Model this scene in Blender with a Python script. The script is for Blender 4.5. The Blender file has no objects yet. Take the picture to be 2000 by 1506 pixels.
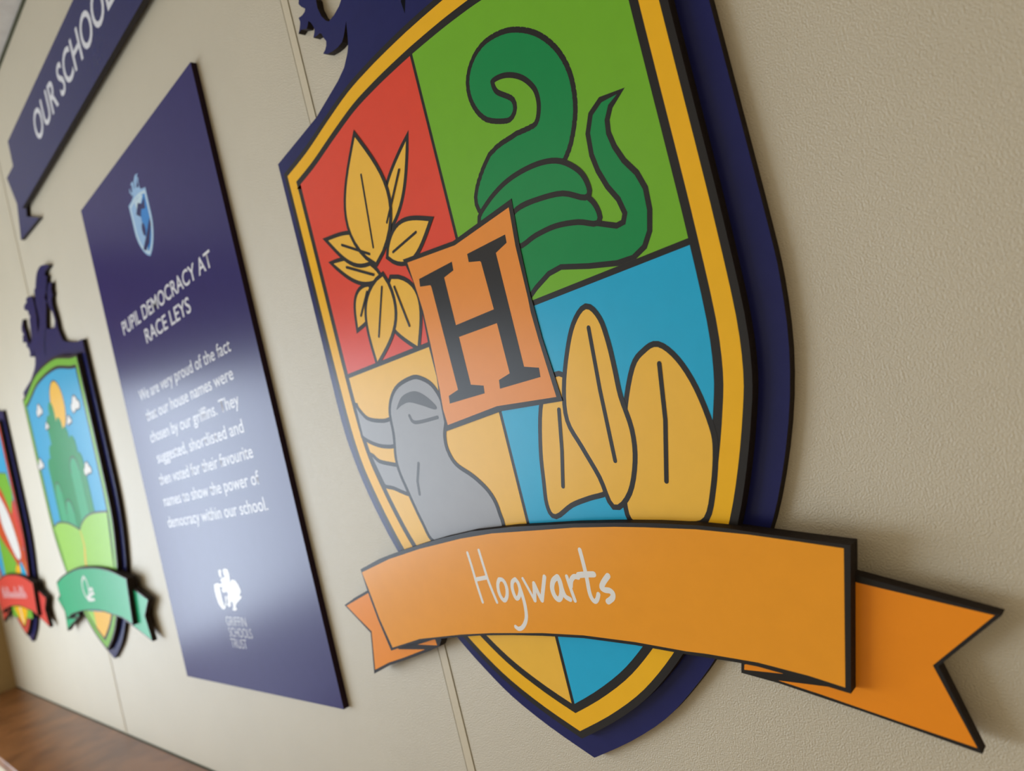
import bpy, math, random
from mathutils import Vector, Matrix
from mathutils.geometry import tessellate_polygon, delaunay_2d_cdt

SC = bpy.context.scene
COL = SC.collection
S = 0.45          # metres per drawing unit (camera stands one unit from the wall)
Z0 = 1.45         # eye height
XL = -6.66 * S    # end wall with the window

# ------------------------------------------------------------------ camera
cam_d = bpy.data.cameras.new('camera'); cam = bpy.data.objects.new('camera', cam_d); COL.objects.link(cam)
cam_d.sensor_width = 36.0; cam_d.lens = 25.2; cam_d.clip_start = 0.02
R = ((0.6908, -0.243174, -0.680927), (-0.201538, -0.969183, 0.141656), (-0.69439, 0.039377, -0.718521))
right = Vector((R[0][0], -R[0][2], R[0][1]))
down = Vector((R[1][0], -R[1][2], R[1][1]))
fwd = Vector((R[2][0], -R[2][2], R[2][1]))
M = Matrix((right, -down, -fwd)).transposed().to_4x4()
M.translation = Vector((0, -S, Z0))
cam.matrix_world = M
cam_d.dof.use_dof = True; cam_d.dof.focus_distance = 0.56; cam_d.dof.aperture_fstop = 5.6
SC.camera = cam

# ------------------------------------------------------------------ light
w = bpy.data.worlds.new('world'); SC.world = w; w.use_nodes = True
w.node_tree.nodes['Background'].inputs[0].default_value = (0.62, 0.72, 0.85, 1)
w.node_tree.nodes['Background'].inputs[1].default_value = 1.0
WY0, WY1, WZ0, WZ1 = -0.50, -3.4, Z0 - 0.56, Z0 + 0.52     # window opening in the end wall

def area(name, loc, rot, sx, sy, power, col):
    l = bpy.data.lights.new(name, 'AREA'); l.shape = 'RECTANGLE'; l.size = sx; l.size_y = sy
    l.energy = power; l.color = col
    o = bpy.data.objects.new(name, l); COL.objects.link(o); o.location = loc; o.rotation_euler = rot
    return o
area('window_daylight', (XL - 0.10, (WY0 + WY1) / 2, (WZ0 + WZ1) / 2), (0, -math.pi / 2, 0), WZ1 - WZ0, WY0 - WY1, 84, (0.78, 0.885, 1.0))
WL0 = Z0 - 1.12                                             # opening extended lower for an added dim light that brightens the lower wall
area('low_fill_light', (XL - 0.10, (WY0 + WY1) / 2, (WL0 + WZ0) / 2), (0, -math.pi / 2, 0), WZ0 - WL0, WY0 - WY1, 4, (0.86, 0.86, 1.0))
area('ceiling_lamp', (-2.0, -2.2, 2.40), (0, 0, 0), 1.2, 0.6, 5, (1.0, 0.90, 0.74))
area('ceiling_lamp', (1.2, -2.3, 2.40), (0, 0, 0), 1.2, 0.6, 22, (1.0, 0.83, 0.58))

SC.view_settings.view_transform = 'Standard'; SC.view_settings.look = 'None'
SC.view_settings.exposure = 0.0; SC.view_settings.gamma = 1.0; SC.view_settings.use_curve_mapping = False

# ------------------------------------------------------------------ materials
def lin(c):
    return tuple(((x / 255) / 12.92 if x / 255 <= 0.04045 else ((x / 255 + 0.055) / 1.055) ** 2.4) for x in c) + (1,)
MATS = {}
def mat(name, rgb, rough=0.35, spec=0.5, speck=0.025, bump=0.0, scale=60, bscale=300, metal=0.0, rgb2=None, nscale=None):
    if name in MATS: return MATS[name]
    m = bpy.data.materials.new(name); m.use_nodes = True; nt = m.node_tree; n = nt.nodes; L = nt.links
    b = n['Principled BSDF']; b.inputs['Roughness'].default_value = rough
    b.inputs['Specular IOR Level'].default_value = spec; b.inputs['Metallic'].default_value = metal
    tc = n.new('ShaderNodeTexCoord')
    no = n.new('ShaderNodeTexNoise'); no.inputs['Scale'].default_value = nscale or scale; no.inputs['Detail'].default_value = 5
    L.new(tc.outputs['Object'], no.inputs['Vector'])
    mr = n.new('ShaderNodeMapRange'); mr.inputs['From Min'].default_value = 0.35; mr.inputs['From Max'].default_value = 0.65
    L.new(no.outputs['Fac'], mr.inputs['Value'])
    mx = n.new('ShaderNodeMix'); mx.data_type = 'RGBA'
    c = lin(rgb); c2 = lin(rgb2) if rgb2 else tuple(min(1, x * (1 - speck)) for x in c[:3]) + (1,)
    mx.inputs[6].default_value = c; mx.inputs[7].default_value = c2
    L.new(mr.outputs[0], mx.inputs[0]); L.new(mx.outputs[2], b.inputs['Base Color'])
    if bump:
        n2 = n.new('ShaderNodeTexNoise'); n2.inputs['Scale'].default_value = bscale; n2.inputs['Detail'].default_value = 3
        L.new(tc.outputs['Object'], n2.inputs['Vector'])
        bp = n.new('ShaderNodeBump'); bp.inputs['Strength'].default_value = bump; bp.inputs['Distance'].default_value = 0.001
        L.new(n2.outputs['Fac'], bp.inputs['Height']); L.new(bp.outputs[0], b.inputs['Normal'])
    MATS[name] = m
    return m
PR = 0.27     # roughness of the printed satin boards
mat('wall_paint', (201, 189, 163), 0.5, 1.0, 0.03, bump=0.75, scale=9, bscale=820)
mat('strip_paint', (206, 193, 166), 0.40, 0.5, 0.03, bump=0.2, bscale=260)
mat('end_wall_paint', (170, 142, 92), 0.55, 0.4, 0.04, bump=0.3, bscale=200)
mat('ceiling_tile', (205, 198, 190), 0.9, 0.2, rgb2=(196, 188, 180), nscale=40, bump=0.4, bscale=500)
mat('floor_vinyl', (168, 158, 142), 0.5, 0.4, 0.1)
mat('wood', (140, 88, 46), 0.34, 0.5, rgb2=(106, 62, 28), nscale=14, bump=0.15, bscale=120)
mat('seam_soft', (150, 136, 108), 0.6, 0.3)
mat('seam', (70, 70, 48), 0.6, 0.3)
mat('navy', (35, 38, 92), PR, 0.17, 0.06)
mat('panel_navy', (46, 40, 100), PR, 0.17, 0.04)
mat('navy_side', (38, 20, 34), 0.7, 0.2)
mat('foam_side', (46, 37, 32), 0.75, 0.2, 0.25, bump=0.5, scale=200, bscale=500)
mat('slit', (12, 12, 20), 0.9, 0.1)
mat('black_ink', (44, 41, 39), PR, 0.17)
mat('gold_ink', (248, 186, 36), PR, 0.17)
mat('amber_ink', (246, 190, 70), PR, 0.17)
mat('red_ink', (232, 78, 56), PR, 0.17)
mat('lime_ink', (120, 182, 48), PR, 0.17)
mat('pine_ink', (28, 140, 76), PR, 0.17)
mat('blue_ink', (40, 174, 216), PR, 0.17)
mat('grey_ink', (160, 160, 164), PR, 0.17)
mat('slate_ink', (84, 84, 86), PR, 0.17)
mat('orange_ink', (240, 148, 62), PR, 0.17)
mat('ribbon_orange', (244, 160, 44), PR, 0.17)
mat('tail_orange', (248, 148, 36), PR, 0.17)
mat('white_ink', (236, 232, 226), PR, 0.17)
mat('pale_ink', (224, 222, 224), PR, 0.17)
mat('leaf_green', (122, 184, 62), PR, 0.17)
mat('meadow_green', (160, 214, 92), PR, 0.17)
mat('tower_green', (40, 150, 94), PR, 0.17)
mat('tower_pale', (66, 176, 126), PR, 0.17)
mat('sky_ink', (62, 170, 214), PR, 0.17)
mat('ribbon_green', (44, 176, 122), PR, 0.17)
mat('coral_ink', (222, 76, 66), PR, 0.17)
mat('vermilion_ink', (214, 84, 46), PR, 0.17)
mat('powder_blue', (150, 186, 222), PR, 0.17)
mat('frost_ink', (196, 218, 228), PR, 0.17)
mat('logo_blue', (52, 132, 204), PR, 0.17)
mat('window_frame', (225, 222, 215), 0.4, 0.5)

# ------------------------------------------------------------------ helpers
def tag(o, label=None, cat=None, group=None, kind=None):
    if label: o['label'] = label
    if cat: o['category'] = cat
    if group: o['group'] = group
    if kind: o['kind'] = kind
    return o
def empty(name, loc):
    o = bpy.data.objects.new(name, None); o.empty_display_size = 0.05; COL.objects.link(o); o.location = loc
    return o
def link(name, me, mats, parent):
    for x in mats: me.materials.append(MATS[x])
    o = bpy.data.objects.new(name, me); COL.objects.link(o)
    if parent: o.parent = parent
    return o
def box(name, x0, x1, y0, y1, z0, z1, m, parent=None, bevel=0.0):
    v = [(x, y, z) for x in (x0, x1) for y in (y0, y1) for z in (z0, z1)]
    f = [(0, 1, 3, 2), (4, 6, 7, 5), (0, 4, 5, 1), (2, 3, 7, 6), (0, 2, 6, 4), (1, 5, 7, 3)]
    me = bpy.data.meshes.new(name); me.from_pydata(v, [], f); me.update()
    o = link(name, me, [m], parent)
    if bevel:
        b = o.modifiers.new('bevel', 'BEVEL'); b.width = bevel; b.segments = 3
    return o
def area2(p): return 0.5 * sum(p[i][0] * p[(i + 1) % len(p)][1] - p[(i + 1) % len(p)][0] * p[i][1] for i in range(len(p)))
def ccw(p): return list(p) if area2(p) > 0 else list(reversed(p))
def L(s):
    v = [float(a) for a in s.replace(' ', ',').split(',') if a]
    return [(v[i], v[i + 1]) for i in range(0, len(v), 2)]
def offset(p, d):
    "grow a closed outline by d (negative shrinks), mitred"
    p = ccw(p); n = len(p); out = []
    for i in range(n):
        a, b, c = Vector(p[i - 1]), Vector(p[i]), Vector(p[(i + 1) % n])
        e1 = (b - a); e2 = (c - b)
        if e1.length < 1e-7 or e2.length < 1e-7: continue
        e1.normalize(); e2.normalize()
        n1 = Vector((e1.y, -e1.x)); n2 = Vector((e2.y, -e2.x))
        m = n1 + n2
        k = m.length_squared
        m = m * (2 / max(k, 0.5)) * 0.5 * 2 if k > 1e-6 else n1 * 2
        # miter vector = (n1+n2)/(1+n1.n2)
        den = max(1 + n1.dot(n2), 0.25)
        mv = (n1 + n2) / den
        out.append((b.x + mv.x * d, b.y + mv.y * d))
    return out
def smooth(p, closed=True, k=6):
    n = len(p); out = []
    rng = range(n) if closed else range(n - 1)
    for i in rng:
        if closed: a, b, c, d = (Vector(p[(i + j) % n]) for j in (-1, 0, 1, 2))
        else: a, b, c, d = Vector(p[max(i - 1, 0)]), Vector(p[i]), Vector(p[i + 1]), Vector(p[min(i + 2, n - 1)])
        for t in range(k):
            t /= k
            q = 0.5 * ((2 * b) + (c - a) * t + (2 * a - 5 * b + 4 * c - d) * t * t + (3 * b - a - 3 * c + d) * t ** 3)
            out.append((q.x, q.y))
    if not closed: out.append(tuple(p[-1]))
    return out
def clip(p, ax, lim, keep_less):
    out = []; n = len(p)
    ins = (lambda q: q[ax] <= lim) if keep_less else (lambda q: q[ax] >= lim)
    for i in range(n):
        a, b = p[i], p[(i + 1) % n]
        if ins(a): out.append(a)
        if ins(a) != ins(b):
            t = (lim - a[ax]) / (b[ax] - a[ax]); out.append((a[0] + (b[0] - a[0]) * t, a[1] + (b[1] - a[1]) * t))
    return out
def stroke(p, wd, k=10):
    "pen stroke of width wd (number or one per point) as a strip of convex pieces with round joints"
    ws = wd if isinstance(wd, (list, tuple)) else [wd] * len(p)
    out = []
    for i in range(len(p) - 1):
        a, b = Vector(p[i]), Vector(p[i + 1]); t = b - a
        if t.length < 1e-7: continue
        t.normalize(); nn = Vector((-t.y, t.x))
        out.append([tuple(a + nn * ws[i] / 2), tuple(a - nn * ws[i] / 2), tuple(b - nn * ws[i + 1] / 2), tuple(b + nn * ws[i + 1] / 2)])
    for i in range(len(p)):
        out.append([(p[i][0] + ws[i] / 2 * math.cos(2 * math.pi * j / k), p[i][1] + ws[i] / 2 * math.sin(2 * math.pi * j / k)) for j in range(k)])
    return out
def wstroke(p, ws, grow=0.0, k=5):
    "smoothed stroke with interpolated widths"
    q = smooth(p, False, k); m = []
    for i in range(len(p) - 1):
        for t in range(k): m.append(ws[i] + (ws[i + 1] - ws[i]) * t / k + 2 * grow)
    m.append(ws[-1] + 2 * grow); return stroke(q, m, 16)
def tess(loops):
    vs = [[Vector((a, b, 0)) for a, b in lp] for lp in loops]
    tris = tessellate_polygon(vs); flat = [q for lp in loops for q in lp]; out = []
    for t in tris:
        a, b, c = (flat[i] for i in t)
        s = (b[0] - a[0]) * (c[1] - a[1]) - (c[0] - a[0]) * (b[1] - a[1])
        if abs(s) < 1e-12: continue
        out.append(tuple(t) if s > 0 else tuple(reversed(t)))
    return flat, out
# local frame of every sign: x along the wall, z up, -y out of the wall
def plate(name, loops, h0, h1, face, side, parent, bevel=0.0):
    flat, tr = tess(loops); n = len(flat)
    v = [(a * S, -h1 * S, b * S) for a, b in flat] + [(a * S, -h0 * S, b * S) for a, b in flat]
    f = [t for t in tr] + [tuple(i + n for i in reversed(t)) for t in tr]; mi = [0] * len(tr) + [1] * len(tr)
    k = 0
    for li, lp in enumerate(loops):
        m = len(lp); c = (area2(lp) > 0) == (li == 0)
        for i in range(m):
            a, b = k + i, k + (i + 1) % m
            f.append((a, a + n, b + n, b) if c else (b, b + n, a + n, a)); mi.append(1)
        k += m
    me = bpy.data.meshes.new(name); me.from_pydata(v, [], f); me.update()
    for p, q in zip(me.polygons, mi): p.material_index = q
    return link(name, me, [face, side], parent)
def sheet(name, polys, h, m, parent):
    "flat print on a board; polys = list of outlines or of [outline, hole...] lists, overlapping outlines are merged"
    v, f = [], []
    if len(polys) > 1 and not isinstance(polys[0][0], list):
        vs, fs = [], []
        for p in polys:
            p = ccw(p); fs.append(list(range(len(vs), len(vs) + len(p)))); vs += [Vector(q) for q in p]
        o = delaunay_2d_cdt(vs, [], fs, 0, 1e-6)
        v = [(q.x * S, -h * S, q.y * S) for q in o[0]]
        for t, src in zip(o[2], o[5]):
            if not src: continue
            a, b, c = (o[0][i] for i in t[:3])
            if abs((b - a).cross(c - a)) > 1e-12: f.append(tuple(t) if (b - a).cross(c - a) > 0 else tuple(reversed(t)))
    else:
        for p in polys:
            loops = p if isinstance(p[0], list) else [p]
            flat, tr = tess(loops); k = len(v)
            v += [(a * S, -h * S, b * S) for a, b in flat]; f += [tuple(i + k for i in t) for t in tr]
    me = bpy.data.meshes.new(name); me.from_pydata(v, [], f); me.update()
    return link(name, me, [m], parent)
E_ = 0.00014       # one ink layer
def mv(p, dx, dy=0): return [(a + dx, b + dy) for a, b in p]
def mirror(p): return [(-a, b) for a, b in reversed(p)]
def leaf(a, b, wd, n=10):
    a, b = Vector(a), Vector(b); t = b - a; nn = Vector((-t.y, t.x)).normalized()
    l = [a + t * (i / n) + nn * wd / 2 * math.sin(math.pi * (i / n) ** 0.8) for i in range(n + 1)]
    r = [a + t * (i / n) - nn * wd / 2 * math.sin(math.pi * (i / n) ** 0.8) for i in range(n - 1, 0, -1)]
    return [tuple(q) for q in l + r]
def ell(cx, cy, rx, ry, n=28, rot=0.0):
    return [(cx + rx * math.cos(2 * math.pi * i / n) * math.cos(rot) - ry * math.sin(2 * math.pi * i / n) * math.sin(rot),
             cy + rx * math.cos(2 * math.pi * i / n) * math.sin(rot) + ry * math.sin(2 * math.pi * i / n) * math.cos(rot)) for i in range(n)]
CAPH = {}
def text(name, s, h, ul, ur, base, cap, m, parent, weight=0.0, font=None):
    def mk(st):
        c = bpy.data.curves.new('t', 'FONT'); c.body = st; c.size = 1; c.offset = weight; c.resolution_u = 4
        o = bpy.data.objects.new('t', c); COL.objects.link(o); bpy.context.view_layer.update()
        me = bpy.data.meshes.new_from_object(o.evaluated_get(bpy.context.evaluated_depsgraph_get()))
        bpy.data.objects.remove(o); bpy.data.curves.remove(c); return me
    if weight not in CAPH:
        t = mk('H'); CAPH[weight] = max(q.co.y for q in t.vertices); bpy.data.meshes.remove(t)
    me = mk(s); xs = [q.co.x for q in me.vertices]; x0, x1 = min(xs), max(xs); kz = cap / CAPH[weight]
    for q in me.vertices:
        x, y = q.co.x, q.co.y
        q.co = ((ul + (x - x0) / (x1 - x0) * (ur - ul)) * S, -h * S, (base + y * kz) * S)
    me.name = name
    return link(name, me, [m], parent)

# ------------------------------------------------------------------ the room
XR = 2.6; YF = -3.6; ZC = Z0 + 2.19 * S
def struct(o): o['kind'] = 'structure'; return o
struct(box('wall_back', XL - 0.15, XR, 0.0, 0.12, 0.0, ZC + 0.1, 'wall_paint'))
lw = bpy.data.objects.new('wall_left', None)
def ring_wall():
    t = 0.12
    parts = [(0.0, YF, 0.0, WL0), (0.0, YF, WZ1, ZC + 0.1), (0.0, WY0, WL0, WZ1), (WY1, YF, WL0, WZ1)]
    v, f = [], []
    for ya, yb, za, zb in parts:
        k = len(v); v += [(x, y, z) for x in (XL - t, XL) for y in (ya, yb) for z in (za, zb)]
        f += [tuple(i + k for i in q) for q in [(0, 1, 3, 2), (4, 6, 7, 5), (0, 4, 5, 1), (2, 3, 7, 6), (0, 2, 6, 4), (1, 5, 7, 3)]]
    me = bpy.data.meshes.new('wall_left'); me.from_pydata(v, [], f); me.update()
    return link('wall_left', me, ['end_wall_paint'], None)
struct(ring_wall())
struct(box('wall_right', XR, XR + 0.12, YF, 0.12, 0.0, ZC + 0.1, 'wall_paint'))
struct(box('wall_front', XL - 0.12, XR + 0.12, YF - 0.12, YF, 0.0, ZC + 0.1, 'wall_paint'))
struct(box('floor', XL - 0.12, XR + 0.12, YF - 0.12, 0.12, -0.1, 0.0, 'floor_vinyl'))
struct(box('ceiling', XL - 0.12, XR + 0.12, YF - 0.12, 0.0, ZC, ZC + 0.1, 'ceiling_tile'))
struct(box('trim_ceiling', XL, XR, -0.004, 0.0, ZC - 0.006, ZC, 'seam'))
wf = struct(box('window_1', XL - 0.07, XL - 0.02, WY1, WY0, WL0, WL0 + 0.04, 'window_frame'))
for nm, a in (('window_frame', (XL - 0.07, XL - 0.02, WY1, WY0, WZ1 - 0.04, WZ1)), ('window_frame', (XL - 0.07, XL - 0.02, WY0 - 0.04, WY0, WL0, WZ1)), ('window_frame', (XL - 0.07, XL - 0.02, WY1, WY1 + 0.04, WL0, WZ1))):
    box(nm, *a, 'window_frame', wf)
# flat cover strips over the joints of the wall sheets
for i, xc in enumerate((-4.10, -1.391, 1.32)):
    x = xc * S; hw = 0.0054; t = 0.0009
    v = []
    prof = [(-hw - 0.0022, 0.0), (-hw, t), (hw, t), (hw + 0.0003, 0.0)]
    for z in (0.0, ZC): v += [(x + a, -b, z) for a, b in prof]
    f = [(j, j + 1, j + 5, j + 4) for j in range(3)]
    me = bpy.data.meshes.new('trim'); me.from_pydata(v, [], f); me.update()
    o = struct(link('trim_%d' % (i + 1), me, ['strip_paint'], None))
    box('joint_gap', x + hw, x + hw + 0.0006, -0.0003, 0.0002, 0.0, ZC, 'seam', o)
    box('joint_gap', x - hw - 0.0030, x - hw - 0.0020, -0.0003, 0.0002, 0.0, ZC, 'seam_soft', o)

# ------------------------------------------------------------------ wooden ledge
LZ = Z0 - 1.06 * S
led = tag(empty('wooden_ledge', (XL, 0, 0)), 'brown scratched wooden ledge running along the foot of the cream wall', 'ledge')
def lbox(nm, x0, x1, y0, y1, z0, z1, m, bevel=0): 
    return box(nm, x0 - XL, x1 - XL, y0, y1, z0, z1, m, led, bevel)
lbox('top_board', XL + 0.001, XR - 0.01, -0.19, -0.0016, LZ - 0.025, LZ, 'wood', 0.003)
lbox('front_panel', XL + 0.001, XR - 0.01, -0.175, -0.16, 0.001, LZ - 0.025, 'strip_paint')
lbox('sealant_bead', XL + 0.001, XR - 0.01, -0.0026, -0.0004, LZ - 0.002, LZ + 0.0016, 'seam')

# ------------------------------------------------------------------ shield outlines (drawing units about the shield's axis)
HG = smooth(L('0,.774 .06,.773 .131,.770 .216,.762 .312,.742 .418,.717 .522,.701'), False, 4) + smooth(L('.522,.701 .519,.5 .517,.3 .515,.187 .510,.060 .499,-.020 .482,-.078 .453,-.155 .418,-.231 .375,-.302 .325,-.368 .270,-.429 .214,-.481 .156,-.525 .08,-.569 0,-.607'), False, 3)[1:]
def full(h): return ccw(h + [(-a, b) for a, b in reversed(h[1:-1])]) if h[0][0] == 0 else None
GOLD_OUT = full(HG)
CREST = offset(GOLD_OUT, 0.013); GOLD_IN = offset(GOLD_OUT, -0.031); FIELD = offset(GOLD_OUT, -0.046)
# back board: shield with the winged beast standing on its top edge
NAVY = smooth(L('0,-.668 .10,-.622 .19,-.570 .26,-.513 .323,-.452 .390,-.372 .445,-.290 .49,-.212 .535,-.105 .563,-.005 .576,.09 .579,.165 .580,.330 .582,.762'), False, 3) \
  + L("0.5486,0.7643 0.4899,0.7731 0.4329,0.7863 0.3688,0.8036 0.3204,0.8207") \
  + L("0.3077,0.8319 0.2900,0.8601 0.2782,0.8885 0.2826,0.9284 0.2775,0.9647 0.2706,0.9920 0.2714,1.0140 0.2841,1.0325 0.3080,1.0412 0.3063,1.0575 0.3083,1.0695 0.3242,1.0804 0.3304,1.0942 0.3000,1.1021 0.2656,1.0922 0.2405,1.0743 0.2240,1.0503 0.2140,1.0308 0.2254,1.0050 0.2526,0.9717 0.2597,0.9347 0.2339,0.9082 0.1668,0.9180 0.0984,0.9362 0.1170,0.9640 0.1408,0.9901 0.1687,1.0180 0.1786,1.0346 0.2002,1.0413 0.1807,1.0599 0.1859,1.0714 0.2246,1.0823 0.2426,1.0993 0.2642,1.1117 0.2727,1.1282 0.2916,1.1349 0.2570,1.1491 0.2723,1.1602 0.3111,1.1635 0.3560,1.1645 0.3256,1.1795 0.2758,1.1951 0.2327,1.2051 0.1940,1.2066 0.1497,1.1998 0.1159,1.1844 0.0913,1.1657 0.0686,1.1462 0.0432,1.1490 0.0376,1.1357 0.0337,1.1168") \
  + L("0.0205,1.0805 0.0244,1.0460 0.0214,1.0101 -0.0013,0.9828 -0.0615,0.9515 -0.0431,0.9906 -0.0184,1.0244 -0.0106,1.0626 -0.0100,1.0962 -0.0144,1.1261 -0.0619,1.1447 -0.1099,1.1535 -0.1346,1.1498 -0.1311,1.1349 -0.1721,1.1365 -0.2010,1.1291 -0.1958,1.1126 -0.1419,1.0931 -0.1457,1.0769 -0.1259,1.0604 -0.1527,1.0512") \
  + L("-0.1891,0.9609 -0.2007,0.9538 -0.2253,0.9472 -0.2477,0.9460 -0.2574,0.9541 -0.2682,0.9701 -0.2755,0.9938 -0.2738,1.0123") \
  + [(-.290, 1.045), (-.272, 1.085), (-.305, 1.072), (-.331, 1.058)] \
  + L("-0.3403,1.0426 -0.3331,1.0320 -0.3199,1.0192 -0.3245,1.0145 -0.3372,1.0132 -0.3529,1.0162 -0.3504,1.0060 -0.3532,1.0001 -0.3589,0.9933 -0.3675,0.9857 -0.3541,0.9880 -0.3421,0.9824 -0.3322,0.9779 -0.3247,0.9836 -0.3197,0.9893 -0.3117,0.9809 -0.3070,0.9708 -0.3042,0.9618 -0.3069,0.9560 -0.3161,0.9464 -0.3054,0.9441 -0.2990,0.9429 -0.2899,0.9426 -0.2831,0.9375 -0.2794,0.9257 -0.2731,0.9148 -0.2775,0.9052 -0.2842,0.9004 -0.2950,0.8966 -0.2789,0.8872 -0.2587,0.8827 -0.2378,0.8806 -0.2198,0.8824 -0.2105,0.8890 -0.2021,0.8983 -0.1893,0.9131 -0.1938,0.8935 -0.1993,0.8733 -0.2043,0.8620 -0.2113,0.8518 -0.2340,0.8311 -0.2662,0.8171 -0.3176,0.8022 -0.3767,0.7854") \
  + smooth(L('-.583,.760 -.580,.5 -.578,.263 -.576,.09 -.563,-.005 -.535,-.105 -.49,-.212 -.445,-.290 -.390,-.372 -.323,-.452 -.26,-.513 -.19,-.570 -.10,-.622 0,-.668'), False, 3)[:-1]
NAVY = ccw(NAVY)
RIB_T = L("-0.5844,-0.2761 -0.4948,-0.2536 -0.4059,-0.2388 -0.3240,-0.2273 -0.2480,-0.2177 -0.1447,-0.2085 -0.0244,-0.2069 0.0559,-0.2094 0.1301,-0.2112 0.2194,-0.2161 0.2997,-0.2225 0.3721,-0.2308 0.4217,-0.2387 0.4526,-0.2453 0.5248,-0.2597 0.5911,-0.2722")
RIB_B = L("0.5400,-0.4735 0.4859,-0.4607 0.4131,-0.4456 0.3812,-0.4417 0.2942,-0.4344 0.1972,-0.4245 0.0866,-0.4176 -0.0149,-0.4176 -0.0993,-0.4196 -0.1921,-0.4240 -0.2956,-0.4333 -0.3710,-0.4418 -0.4534,-0.4552 -0.5358,-0.4754 -0.5602,-0.4015 -0.5760,-0.3334")
RIB = ccw(RIB_T + RIB_B)
RIBF = ccw(L("-0.5808,-0.2838 -0.4532,-0.2550 -0.3276,-0.2363 -0.1817,-0.2213 -0.0858,-0.2162 0.0531,-0.2178 0.1277,-0.2184 0.2173,-0.2229 0.2783,-0.2278 0.3703,-0.2370 0.4514,-0.2497 0.5237,-0.2640 0.5816,-0.2759 0.5346,-0.4656 0.4878,-0.4533 0.4149,-0.4394 0.3319,-0.4314 0.2956,-0.4294 0.1989,-0.4192 0.0883,-0.4124 -0.0130,-0.4122 -0.1586,-0.4179 -0.2581,-0.4250 -0.4086,-0.4411 -0.5262,-0.4674 -0.5519,-0.4000 -0.5676,-0.3322"))
TAIL_R = ccw(L("0.5693,-0.3153 0.5810,-0.3190 0.7347,-0.3698 0.6508,-0.4365 0.6736,-0.5447 0.5979,-0.5229 0.5372,-0.5062 0.4844,-0.4925 0.4274,-0.4777 0.3710,-0.4668 0.3765,-0.4474 0.4661,-0.4489 0.5324,-0.4585"))
TAIL_RF = [L("0.5699,-0.3258 0.5805,-0.3291 0.7271,-0.3700 0.6445,-0.4359 0.6698,-0.5377 0.5866,-0.5156 0.4856,-0.4880 0.4284,-0.4737 0.5002,-0.4763 0.5310,-0.4771"), L("0.3799,-0.4534 0.3776,-0.4615 0.4384,-0.4630 0.4661,-0.4489 0.4038,-0.4456")]
TAIL_L = ccw(L("-0.7333,-0.3743 -0.6779,-0.3551 -0.6079,-0.3353 -0.5055,-0.3133 -0.4550,-0.3930 -0.3607,-0.4377 -0.3578,-0.4492 -0.3712,-0.4651 -0.4095,-0.4766 -0.4979,-0.5000 -0.5926,-0.5239 -0.6692,-0.5504 -0.6558,-0.5022 -0.6403,-0.4439"))
TAIL_LF = [L("-0.7238,-0.3756 -0.6061,-0.3418 -0.5090,-0.3220 -0.4956,-0.4432 -0.5565,-0.4735 -0.5313,-0.4797 -0.4280,-0.4746 -0.5181,-0.4988 -0.5893,-0.5160 -0.6598,-0.5392 -0.6482,-0.4952 -0.6339,-0.4397 -0.6811,-0.4070"), L("-0.4515,-0.4644 -0.3795,-0.4479 -0.3777,-0.4625")]

def ribbon_parts(root, face, tail, inner_h=0.038):
    plate('ribbon_backing', [offset(RIB, -0.004)], 0.0182, 0.0378, 'black_ink', 'foam_side', root)
    for nm, o, fs in (('ribbon_tail', TAIL_R, TAIL_RF), ('ribbon_tail', TAIL_L, TAIL_LF)):
        t = plate(nm, [o], 0.0185, 0.0382, 'black_ink', 'foam_side', root)
        sheet('ribbon_tail_face', fs, 0.0382 + E_, tail, t)
    r = plate('name_ribbon', [RIB], 0.0386, 0.058, 'black_ink', 'foam_side', root)
    sheet('ribbon_face', [RIBF], 0.058 + E_, face, r)
    for px in (-0.40, 0.42):
        box('spacer', (px - .02) * S, (px + .02) * S, -0.0184 * S, -0.0002, (-0.40) * S, (-0.36) * S, 'foam_side', root)
    return r
def shield(Xc, label, face, tail, border, dz=0.0):
    root = tag(empty('house_shield', (Xc * S, 0, Z0 + dz * S)), label, 'shield sign', 'house shields on the cream wall')
    nb = plate('back_board', [NAVY], 0.0004, 0.018, 'navy', 'foam_side', root)
    sheet('beast_slit', [ccw([(.078, .94), (.092, .94), (.03, .885), (.004, .85), (-.009, .823), (-.012, .85), (.010, .885)])], 0.018 + E_, 'slit', nb)
    cb = plate('crest_board', [CREST], 0.0182, 0.038, 'black_ink', 'foam_side', root)
    sheet('border_band', [[GOLD_OUT, GOLD_IN]], 0.038 + E_, border, cb)
    rb = ribbon_parts(root, face, tail)
    return root, cb, rb
H1 = 0.038
def outlined(name, polys, m, parent, h, line=0.0075):
    sheet('outline', [offset(p, line) for p in polys], h, 'black_ink', parent)
    return sheet(name, polys, h + E_, m, parent)

# ------------------------------------------------------------------ large shield
root, cb, rb = shield(-0.977, 'largest shield sign, quartered red, green, yellow and blue, with an orange name ribbon', 'ribbon_orange', 'tail_orange', 'gold_ink')
vx, vh, vz = 0.0038, 0.0052, 0.183
q = lambda l, up: clip(clip(FIELD, 0, -vx if l else vx, l), 1, vz + vh if up else vz - vh, not up)
sheet('red_quarter', [q(True, True)], H1 + E_, 'red_ink', cb)
sheet('green_quarter', [q(False, True)], H1 + E_, 'lime_ink', cb)
sheet('yellow_quarter', [q(True, False)], H1 + E_, 'amber_ink', cb)
sheet('blue_quarter', [q(False, False)], H1 + E_, 'blue_ink', cb)
def inside(p, l, up):
    p = clip(clip(p, 0, 0 if l else 0, l), 1, vz, not up)
    return p
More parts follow.
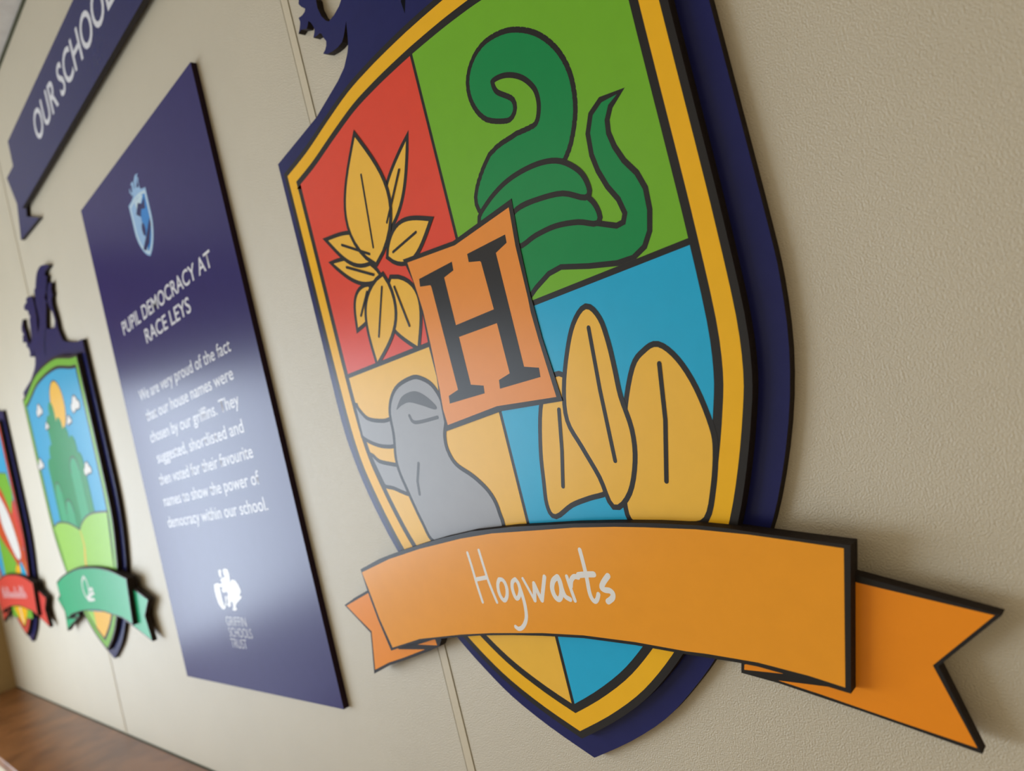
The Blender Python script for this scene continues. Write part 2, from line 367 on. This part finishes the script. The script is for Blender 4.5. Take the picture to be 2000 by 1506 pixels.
# green quarter: a scrolling fern stem with stacked bands and a tendril (plain stand-in)
LN = 0.0095
h = H1 + 2 * E_
def layer(name, poly, m, hh, clipf=None, line=LN):
    o = offset(poly, line)
    if clipf: o = clipf(o); poly = clipf(poly)
    sheet('outline', [o], hh, 'black_ink', cb); sheet(name, [poly], hh + E_, m, cb)
gq = lambda p: clip(clip(p, 0, vx, False), 1, vz + vh, False)
PX = 0.00112
layer('fern_band', L("0.1383,0.2924 0.1969,0.2949 0.2435,0.2897 0.2953,0.2740 0.3279,0.2576 0.3549,0.2442 0.3724,0.2453 0.3813,0.2611 0.3757,0.2882 0.3618,0.3149 0.3524,0.3442 0.3485,0.3715 0.3516,0.4042 0.3645,0.4278 0.3856,0.4385 0.4153,0.4368 0.3959,0.4292 0.3829,0.4105 0.3793,0.3896 0.3835,0.3642 0.3938,0.3363 0.4100,0.3096 0.4174,0.2837 0.4153,0.2520 0.4064,0.2228 0.3923,0.2050 0.3701,0.1962 0.3403,0.1978 0.2859,0.2109 0.2288,0.2280 0.1979,0.2254 0.1618,0.2108 0.1462,0.2024"), 'pine_ink', h, gq)
layer('fern_band', smooth(L("0.1443,0.3284 0.1633,0.3449 0.2137,0.3439 0.2697,0.3333 0.3038,0.3170 0.3218,0.2951 0.3225,0.2708 0.2880,0.2855 0.2399,0.2965 0.1914,0.2970 0.1477,0.2929"), True, 4), 'pine_ink', h + 2 * E_, gq)
layer('fern_band', smooth(L("0.0737,0.3625 0.1024,0.3830 0.1490,0.3981 0.1961,0.4020 0.2440,0.3971 0.2805,0.3831 0.3088,0.3560 0.3183,0.3311 0.3128,0.3177 0.2723,0.3412 0.2167,0.3528 0.1642,0.3550 0.1054,0.3331"), True, 4), 'pine_ink', h + 4 * E_, gq)
STEM = L("0.1987,0.5196 0.1648,0.5439 0.1524,0.5741 0.1578,0.6003 0.1860,0.6139 0.2315,0.6049 0.2746,0.5749 0.3015,0.5318 0.3050,0.4875 0.2890,0.4467 0.2580,0.4208 0.2067,0.4142 0.1549,0.4147 0.1071,0.3958"); SW = [.03, .042, .05, .055, .06, .062, .062, .062, .066, .072, .085, .105, .10, .06]
for gr, mm, dz in ((LN, 'black_ink', -0.5), (0.0, 'pine_ink', -0.25)):
    sheet('fern_stem', [gq(p) for p in wstroke(STEM, SW, gr) if len(gq(p)) > 2], h + dz * E_, mm, cb)
# red quarter: a sprig of golden leaves (plain stand-in)
rq = lambda p: clip(clip(p, 0, -vx, True), 1, vz + vh, False)
def P1(s): return L(s)
lv = L("-0.2614,0.3952 -0.2288,0.6659 -0.2083,0.4423 -0.0742,0.5857 -0.2135,0.3929 -0.0650,0.4146 -0.2563,0.4074 -0.4169,0.4994 -0.2612,0.3626 -0.4187,0.4439 -0.2507,0.3593 -0.3419,0.1896 -0.2237,0.3449 -0.1924,0.1883 -0.3093,0.3542 -0.3838,0.2795")
wds = [.155, .05, .075, .06, .045, .10, .11, .06]
k = 0
for i in (4, 7, 3, 2, 1, 6, 5, 0):
    a, b = lv[2 * i], lv[2 * i + 1]; pl = leaf(a, b, wds[i], 14)
    layer('gold_leaf', pl, 'amber_ink', h + (k % 4) * 2 * E_ + 0.1 * E_ * k, rq)
    t = Vector(b) - Vector(a)
    sheet('leaf_vein', stroke([tuple(Vector(a) + t * .12), tuple(Vector(a) + t * .7)], .006), h + 9.5 * E_ + 0.05 * E_ * k, 'black_ink', cb); k += 1
# yellow quarter: grey pod with a dark stripe and two side leaves (plain stand-in)
yq = lambda p: clip(clip(p, 0, -vx, True), 1, vz - vh, True)
yf = offset(GOLD_OUT, -0.046)
def sidecut(p):      # keep print inside the field's left edge
    return [(max(a, -0.468 if b > 0.03 else -0.468 + (0.03 - b) * 0.36), b) for a, b in p]
layer('grey_leaf', sidecut(smooth(L("-0.4764,0.1176 -0.4600,0.0933 -0.4316,0.0673 -0.3745,0.0526 -0.3257,0.0490 -0.3382,0.0040 -0.3943,0.0052 -0.4493,0.0258 -0.4755,0.0523"), True, 5)), 'grey_ink', h, yq)
layer('grey_leaf', sidecut(smooth(L("-0.4544,-0.0168 -0.4279,-0.0350 -0.3667,-0.0513 -0.3215,-0.0605 -0.3015,-0.1149 -0.3426,-0.1131 -0.3941,-0.0935 -0.4389,-0.0765"), True, 5)), 'grey_ink', h, yq)
layer('grey_pod', smooth(L("-0.2379,0.1245 -0.2990,0.1142 -0.3361,0.0768 -0.3439,0.0190 -0.3578,-0.0441 -0.3417,-0.1109 -0.3171,-0.1829 -0.2929,-0.2247 -0.2104,-0.2368 -0.0854,-0.2201 -0.0753,-0.1793 -0.0875,-0.1419 -0.1212,-0.1067 -0.1660,-0.0744 -0.1830,-0.0393 -0.1807,-0.0067 -0.1657,0.0237 -0.1627,0.0581 -0.1781,0.0941 -0.2051,0.1153"), True, 5), 'grey_ink', h + 2 * E_, yq)
sheet('pod_stripe', [smooth(L("-0.3159,0.0731 -0.2868,0.0967 -0.2420,0.1004 -0.2082,0.0846 -0.1803,0.0570 -0.1867,0.0494 -0.2248,0.0654 -0.2651,0.0798 -0.2942,0.0784"), True, 5)], h + 4 * E_, 'slate_ink', cb)
sheet('pod_line', stroke(L("-0.2847,-0.0536 -0.3035,-0.0916 -0.3073,-0.1201"), .008), h + 4 * E_, 'slate_ink', cb)
sheet('pod_line', stroke(smooth(L("-0.2763,0.0520 -0.2608,0.0344 -0.1846,0.0324"), False), .008), h + 4 * E_, 'slate_ink', cb)
# blue quarter: three broad golden leaves (plain stand-in)
bq = lambda p: clip(clip(p, 0, vx, False), 1, vz - vh, True)
def rcut(p): return [(min(a, 0.470 if b > -0.02 else 0.470 - (-0.02 - b) * 0.40), b) for a, b in p]
layer('broad_leaf', smooth(L("0.1642,0.0451 0.1863,0.0174 0.2019,-0.0491 0.2203,-0.1146 0.2225,-0.1459 0.2012,-0.1641 0.1630,-0.1694 0.1183,-0.1782 0.0751,-0.1954 0.0648,-0.1762 0.0715,-0.1335 0.0828,-0.0772 0.1074,-0.0046 0.1353,0.0325"), True, 4), 'amber_ink', h, bq)
layer('broad_leaf', rcut(smooth(L("0.3730,0.0465 0.3974,0.0186 0.4150,-0.0293 0.4237,-0.0903 0.4197,-0.1252 0.4010,-0.1782 0.3763,-0.2239 0.3431,-0.2280 0.2961,-0.2246 0.2462,-0.2210 0.2408,-0.1874 0.2587,-0.1197 0.2883,-0.0379 0.3217,0.0236 0.3476,0.0427"), True, 4)), 'amber_ink', h, bq)
layer('broad_leaf', smooth(L("0.2575,0.1404 0.2754,0.1169 0.2798,0.0764 0.2790,0.0332 0.2769,-0.0141 0.2822,-0.0712 0.2728,-0.1215 0.2471,-0.1706 0.2132,-0.1894 0.2014,-0.1390 0.1797,-0.0819 0.1625,-0.0332 0.1729,0.0202 0.1993,0.0784 0.2273,0.1211"), True, 4), 'amber_ink', h + 2 * E_, bq)
for sp, wd in (("0.2532,0.1097 0.2442,0.0056 0.2382,-0.1169", .008), ("0.3682,0.0213 0.3533,-0.0663 0.3266,-0.1620", .008), ("0.1453,-0.0116 0.1287,-0.0837 0.1100,-0.1472", .008)):
    sheet('leaf_vein', stroke(L(sp), wd), h + 4.2 * E_, 'black_ink', cb)
# orange plaque with its letter
hp = H1 + 13 * E_
PLO = L("-0.1702,0.3703 -0.0106,0.3539 0.1597,0.3719 0.1512,0.2878 0.1473,0.1945 0.1484,0.1753 0.1493,0.1186 0.1595,0.0016 0.0044,0.0113 -0.1664,-0.0003 -0.1657,0.0237 -0.1627,0.0668 -0.1550,0.1134 -0.1561,0.1815 -0.1494,0.2609 -0.1552,0.3177")
PLI = L("-0.1582,0.3596 -0.0079,0.3446 0.1489,0.3600 0.1418,0.2911 0.1403,0.1966 0.1384,0.1687 0.1406,0.1152 0.1480,0.0112 -0.0030,0.0227 -0.1569,0.0113 -0.1595,0.0444 -0.1549,0.0871 -0.1490,0.1732 -0.1462,0.2512 -0.1503,0.2942")
pl = plate('letter_plaque', [ccw(PLO)], H1, hp, 'black_ink', 'black_ink', cb)
sheet('plaque_face', [PLI], hp + E_, 'orange_ink', cb)
sheet('lettering', [L("-0.1344,0.3167 -0.0273,0.3181 -0.0291,0.3010 -0.0597,0.2962 -0.0599,0.1984 0.0517,0.1991 0.0492,0.2916 0.0473,0.2942 0.0176,0.3021 0.0189,0.3179 0.1247,0.3183 0.1235,0.3033 0.0917,0.2950 0.0906,0.0794 0.1251,0.0697 0.1232,0.0530 0.0165,0.0531 0.0195,0.0695 0.0512,0.0756 0.0507,0.1726 -0.0595,0.1742 -0.0596,0.0770 -0.0250,0.0678 -0.0274,0.0529 -0.1345,0.0527 -0.1318,0.0684 -0.1000,0.0748 -0.1033,0.2907 -0.1052,0.2945 -0.1370,0.3011")], hp + 2 * E_, 'black_ink', cb)
# handwriting on the ribbon
HW = [("-0.1717,-0.2516 -0.1685,-0.2834 -0.1663,-0.3178 -0.1620,-0.3539", .0068), ("-0.1352,-0.2477 -0.1327,-0.2772 -0.1287,-0.3128 -0.1190,-0.3539", .0068), ("-0.1642,-0.3070 -0.1497,-0.3054 -0.1331,-0.3035", .0085),
 ("-0.0962,-0.3080 -0.1031,-0.3166 -0.1063,-0.3306 -0.1034,-0.3438 -0.0961,-0.3502 -0.0866,-0.3428 -0.0812,-0.3290 -0.0818,-0.3168 -0.0870,-0.3090 -0.0962,-0.3080", .0085),
 ("-0.0506,-0.3083 -0.0605,-0.3136 -0.0652,-0.3256 -0.0644,-0.3385 -0.0603,-0.3462 -0.0521,-0.3419 -0.0450,-0.3300 -0.0449,-0.3172 -0.0506,-0.3083", .0085), ("-0.0443,-0.3223 -0.0423,-0.3393 -0.0417,-0.3580 -0.0448,-0.3784 -0.0519,-0.3921 -0.0637,-0.4027 -0.0752,-0.4062 -0.0825,-0.4025", .0085),
 ("-0.0300,-0.3072 -0.0209,-0.3283 -0.0122,-0.3501", .0062), ("-0.0119,-0.3493 -0.0073,-0.3326 -0.0035,-0.3168", .0085), ("-0.0033,-0.3176 0.0013,-0.3343 0.0067,-0.3495", .0085), ("0.0068,-0.3492 0.0170,-0.3277 0.0282,-0.3048", .0090),
 ("0.0608,-0.3053 0.0480,-0.3124 0.0404,-0.3262 0.0416,-0.3400 0.0489,-0.3473 0.0573,-0.3416 0.0629,-0.3279 0.0634,-0.3134 0.0608,-0.3053", .0105), ("0.0640,-0.3150 0.0645,-0.3295 0.0679,-0.3415 0.0777,-0.3471", .0095),
 ("0.0832,-0.3049 0.0855,-0.3264 0.0888,-0.3494", .0075), ("0.0870,-0.3232 0.0919,-0.3122 0.1006,-0.3057 0.1095,-0.3069", .0095),
 ("0.1294,-0.2582 0.1298,-0.2816 0.1293,-0.3080 0.1272,-0.3328 0.1291,-0.3452 0.1347,-0.3506 0.1413,-0.3459 0.1464,-0.3375", .0085), ("0.1121,-0.3030 0.1301,-0.3023 0.1469,-0.3024", .0110),
 ("0.1775,-0.3057 0.1647,-0.3162 0.1576,-0.3253 0.1623,-0.3298 0.1732,-0.3314 0.1781,-0.3367 0.1748,-0.3442 0.1634,-0.3504", .0105)]
sheet('lettering', [p for s, wd in HW for p in stroke(smooth(L(s), False, 5), wd)], 0.058 + 2 * E_, 'white_ink', rb)
# ------------------------------------------------------------------ middle shield: green hills under tall columns
root, cb, rb = shield(-3.952, 'green-bordered shield sign with green towers, between the red-ribboned shield and the navy text panel', 'ribbon_green', 'ribbon_green', 'leaf_green')
h = H1 + E_
hillL = L("-0.5493,0.0217 -0.4969,0.0182 -0.3110,0.0245 -0.1284,0.0065 -0.0074,-0.0270"); hillR = L("-0.0074,-0.0270 0.1010,-0.0020 0.2688,0.0194 0.4692,0.0174")
sheet('sky_field', [FIELD], h, 'sky_ink', cb)
sheet('sun_disc', [offset(ell(0.083, 0.565, 0.112, 0.118), .006)], h + E_, 'black_ink', cb)
sheet('sun_disc', [ell(0.083, 0.565, 0.112, 0.118)], h + 1.5 * E_, 'amber_ink', cb)
def column(x, top, wd):
    return [(x - wd / 2, 0.0 - .2)] + [(x - wd / 2 * math.cos(math.pi * i / 10), top + wd / 2 * math.sin(math.pi * i / 10)) for i in range(11)] + [(x + wd / 2, -.2)]
k = 0
for x, top, wd, m in ((-.045, .56, .085, 0), (.035, .47, .085, 0), (-.12, .50, .10, 0), (.105, .41, .09, 0), (-.19, .36, .10, 0), (.185, .35, .10, 0), (-.265, .30, .10, 0), (.245, .27, .085, 0), (-.23, .17, .11, 1), (.13, .24, .14, 1), (-.10, .06, .13, 1)):
    p = column(x, top, wd); sheet('outline', [offset(p, .004)], h + (2 + 0.5 * k) * E_, 'tower_green', cb)
    sheet('green_column', [p], h + (2.25 + 0.5 * k) * E_, 'tower_pale' if m else 'tower_green', cb)
    if m: sheet('outline', stroke(p[1:12], .007), h + (2.4 + 0.5 * k) * E_, 'slate_ink', cb)
    k += 1
hb = clip(FIELD, 1, 0.02, True)
def below(curve):   # part of the field below a curve given left to right
    c = smooth(curve, False, 5)
    return c + [(c[-1][0], -.29), (c[0][0], -.29)]
HL = [(-.470, .012), (-.38, .028), (-.30, .026), (-.20, .016), (-.10, -.004), (-.007, -.030)]; HR = [(-.007, -.030), (.06, .0), (.15, .022), (.27, .030), (.470, .020)]
def infield(p):
    out = []
    for a, b in p:
        lim = 0.465 if b > -0.02 else 0.462 - (-0.02 - b) * 0.37
        out.append((max(-lim, min(lim, a)), b))
    return out
hh = h + 9 * E_
sheet('hill', [infield(below(HL)), infield(below(HR))], hh, 'meadow_green', cb)
sheet('outline', stroke(infield(smooth(HL, False, 5)), .009) + stroke(infield(smooth(HR, False, 5)), .009), hh + E_, 'slate_ink', cb)
sheet('winding_path', wstroke([(-.005, -.035), (.01, -.11), (-.03, -.19), (-.035, -.28)], [.008, .018, .026, .034]), hh + E_, 'amber_ink', cb)
def cloud(c, s, cbx):
    p = ell(c[0] - .6 * s, c[1], .5 * s, .35 * s, 12), ell(c[0], c[1] + .25 * s, .6 * s, .5 * s, 12), ell(c[0] + .6 * s, c[1], .45 * s, .3 * s, 12)
    for j, e in enumerate(p):
        sheet('outline', [offset(e, .006)], hh + .3 * E_ * j, 'slate_ink', cbx)
    sheet('cloud', list(p), hh + 1.5 * E_, 'white_ink', cbx)
for c, s in ((L("0.3597,0.5119")[0], .062), (L("-0.2503,0.5940")[0], .052), (L("-0.4523,0.3398")[0], .05), (L("0.3266,0.2197")[0], .05), (L("0.2165,0.4658")[0], .035), (L("-0.1707,0.5034")[0], .03)):
    cloud(c, s, cb)
low = clip(FIELD, 1, -.43, True)
sheet('meadow_foot', [clip(low, 0, -.087, True)], h + 9 * E_, 'meadow_green', cb)
sheet('yellow_foot', [clip(low, 0, -.087, False)], h + 9 * E_, 'amber_ink', cb)
OZ = [("-0.0423,-0.2527 -0.0888,-0.2772 -0.1030,-0.3176 -0.0823,-0.3480 -0.0547,-0.3580 -0.0162,-0.3379 -0.0033,-0.3081 -0.0142,-0.2731 -0.0423,-0.2527", .012), ("0.0062,-0.3180 0.0570,-0.3143 0.0303,-0.3379 -0.0519,-0.3655 0.0518,-0.3649", .014), ("0.0045,-0.3379 0.0649,-0.3369", .012)]
sheet('lettering', [p for s, wd in OZ for p in stroke(smooth(L(s), False, 4), wd)], 0.058 + 2 * E_, 'white_ink', rb)

# ------------------------------------------------------------------ far left shield: coral border, bright patches
XA = -5.685
root, cb, rb = shield(XA, 'red-bordered shield sign with a red ribbon, cut off by the left frame edge', 'coral_ink', 'coral_ink', 'coral_ink')
sheet('sky_field', [FIELD], h, 'sky_ink', cb)
def A(s): return smooth(L(s), True, 4)
def fpatch(nm, p, m, kk):
    sheet('outline', [infield(offset(p, .006))], h + (1 + kk) * E_, 'slate_ink', cb); sheet(nm, [infield(p)], h + (1.5 + kk) * E_, m, cb)
fpatch('green_patch', [(-.2, .45), (.2, .43), (.42, .40), (.5, .30), (.5, -.5), (-.3, -.5)], 'leaf_green', 0)
fpatch('coral_patch', smooth([(.46, .22), (.36, .18), (.32, .08), (.40, -.02), (.48, -.06)], True, 4), 'coral_ink', 1)
fpatch('vermilion_patch', smooth([(-.1, .40), (.12, .36), (.30, .18), (.42, -.05), (.40, -.17), (.30, -.22), (.1, -.1), (-.2, .1)], True, 4), 'vermilion_ink', 2)
fpatch('white_patch', smooth([(.02, .32), (.20, .20), (.30, .05), (.33, -.10), (.22, -.12), (.08, 0.0), (-.02, .14)], True, 4), 'white_ink', 3)
fpatch('yellow_patch', smooth([(.16, -.16), (.24, -.18), (.26, -.30), (.10, -.32), (.08, -.22)], True, 4), 'gold_ink', 4)
fpatch('blue_patch', smooth([(.28, -.14), (.36, -.20), (.42, -.33), (.26, -.32), (.24, -.22)], True, 4), 'blue_ink', 5)
fpatch('yellow_patch', smooth([(.44, -.12), (.46, -.20), (.45, -.33), (.41, -.30), (.38, -.20)], True, 4), 'gold_ink', 5)
sheet('yellow_foot', [low], h + 9 * E_, 'gold_ink', cb)
sheet('foot_stripe', stroke([(-.02, -.44), (.0, -.53)], .02), h + 10 * E_, 'white_ink', cb)
random.seed(4)
SQ = []
x = -.36
while x < .33:      # writing too small and blurred to read
    tall = random.random() < 0.25
    SQ += (stroke([(x, -.365), (x + .012, -.365 + (.075 if tall else .038)), (x + .03, -.36)], .008)); x += .045
sheet('faint_writing', SQ, 0.058 + 2 * E_, 'pale_ink', rb)

# ------------------------------------------------------------------ navy text panel
PX0, PX1, PZ0, PZ1 = -3.033, -1.881, -.678, 1.2065
XP = (PX0 + PX1) / 2
panel = tag(empty('text_panel', (XP * S, 0, Z0)), 'tall rectangular navy panel of white text about pupil democracy, beside the largest shield', 'sign panel')
r = lambda x: x - XP
pb = plate('panel_board', [[(r(PX0), PZ0), (r(PX1), PZ0), (r(PX1), PZ1), (r(PX0), PZ1)]], 0.0004, 0.018, 'panel_navy', 'navy_side', panel)
hp = 0.018 + E_
text('heading', 'PUPIL DEMOCRACY AT', hp, r(-2.875), r(-2.035), .651, .050, 'pale_ink', pb, .012)
text('heading', 'RACE LEYS', hp, r(-2.672), r(-2.250), .569, .050, 'pale_ink', pb, .012)
BL = ['We are very proud of the fact', 'that our house names were', 'chosen by our griffins. They', 'suggested, shortlisted and', 'then voted for their favourite', 'names to show the power of', 'democracy within our school.']
EX = [(-2.862, -2.045), (-2.840, -2.070), (-2.848, -2.072), (-2.828, -2.084), (-2.856, -2.062), (-2.860, -2.058), (-2.868, -2.046)]
for i, (s, (a, b)) in enumerate(zip(BL, EX)):
    text('body_text', s, hp, r(a), r(b), .389 - .0812 * i, .041, 'pale_ink', pb, .004)
for s, a, b, z in (('GRIFFIN', -2.541, -2.384, -.462), ('SCHOOLS', -2.537, -2.360, -.500), ('TRUST', -2.541, -2.418, -.538)):
    text('trust_name', s, hp, r(a), r(b), z, .031, 'pale_ink', pb, -.012)
# beast-and-shield emblem above the trust's name
G = ["-0.1136,-0.3187 -0.0845,-0.3136 -0.0610,-0.3179 -0.0422,-0.3127 -0.0537,-0.3046 -0.0328,-0.2956 -0.0102,-0.2947 -0.0154,-0.2814 -0.0139,-0.2696 0.0032,-0.2647 0.0232,-0.2678 0.0306,-0.2823 0.0250,-0.3004 0.0201,-0.3160 0.0375,-0.3032 0.0630,-0.3061 0.0797,-0.3192 0.0880,-0.3346 0.0872,-0.3448 0.0696,-0.3602 0.0839,-0.3576 0.0821,-0.3652 0.0554,-0.3757 0.0362,-0.3836 0.0215,-0.3941 0.0268,-0.4044 0.0133,-0.4093 -0.0101,-0.4076 0.0018,-0.3970 0.0059,-0.3839 -0.0022,-0.3761 -0.0126,-0.3840 -0.0165,-0.3946 -0.0320,-0.3969 -0.0437,-0.3896 -0.0315,-0.3789 -0.0305,-0.3657 -0.0156,-0.3499 -0.0252,-0.3446 -0.0455,-0.3472 -0.0599,-0.3445 -0.0572,-0.3339 -0.0430,-0.3313",
     "-0.1136,-0.3187 -0.0957,-0.3162 -0.0714,-0.3191 -0.0727,-0.3445 -0.0747,-0.3713 -0.0688,-0.3953 -0.0602,-0.3991 -0.0783,-0.4066 -0.0956,-0.4031 -0.1129,-0.3877 -0.1207,-0.3607 -0.1210,-0.3390",
     "-0.0452,-0.3605 -0.0312,-0.3578 -0.0485,-0.3870 -0.0661,-0.4019 -0.0703,-0.3979 -0.0532,-0.3818",
     "-0.0530,-0.2713 -0.0387,-0.2663 -0.0278,-0.2719 -0.0356,-0.2837 -0.0352,-0.2943 -0.0485,-0.2954 -0.0548,-0.2859 -0.0529,-0.2780"]
sheet('trust_emblem', [L(s) for s in G], hp + E_, 'white_ink', pb)
# the school's own small crest near the top of the panel
cs = 0.148; cx, cz = r(-2.466), 0.925
T = lambda p: [(cx + a * cs, cz + b * cs) for a, b in p]
sheet('school_crest', [T(NAVY)], hp + E_, 'powder_blue', pb)
sheet('crest_rim', [T(CREST)], hp + 2 * E_, 'frost_ink', pb)
gi = offset(GOLD_OUT, -0.05)
sheet('crest_field', [T(clip(gi, 0, 0, True))], hp + 3 * E_, 'powder_blue', pb)
sheet('crest_field', [T(clip(gi, 0, -.02, False))], hp + 3 * E_, 'logo_blue', pb)
sheet('crest_mark', [T(p) for p in ([(-.25, .42), (-.02, .62), (.18, .52), (.40, .60), (.32, .36), (.10, .42), (-.02, .28)], ell(-.02, -.02, .10, .15), [(-.30, -.40), (.0, -.22), (.44, .10), (.44, -.06), (.12, -.40), (-.18, -.48)])], hp + 4 * E_, 'navy', pb)
sheet('crest_mark', [T([(-.2, .70), (.2, .72), (.35, .66), (.1, .52), (-.15, .50)])], hp + 3.5 * E_, 'frost_ink', pb)

# ------------------------------------------------------------------ navy title banner
XB = -3.8
ban = tag(empty('title_banner', (XB * S, 0, Z0)), 'long navy title banner with white capitals above the text panel', 'banner')
rb_ = lambda x: x - XB
plate('banner_tail', [ccw(L("0.2569,1.5999 -0.0031,1.7243 -0.1467,1.7261 -0.0726,1.5661 -0.1400,1.4077 0.2166,1.3869 0.0363,1.4603 0.0686,1.5155"))], 0.0004, 0.018, 'navy', 'foam_side', ban)
bb = plate('banner_board', [ccw(L("0.0627,1.4896 0.0749,1.8116") + [(rb_(-0.2), L("0.0749,1.8116")[0][1]), (rb_(-0.2), L("0.0627,1.4896")[0][1])])], 0.0182, 0.036, 'navy', 'foam_side', ban)
text('title', 'OUR SCHOOL', 0.036 + E_, 0.4960, 1.5646, 1.6109, .118, 'pale_ink', bb, .012)
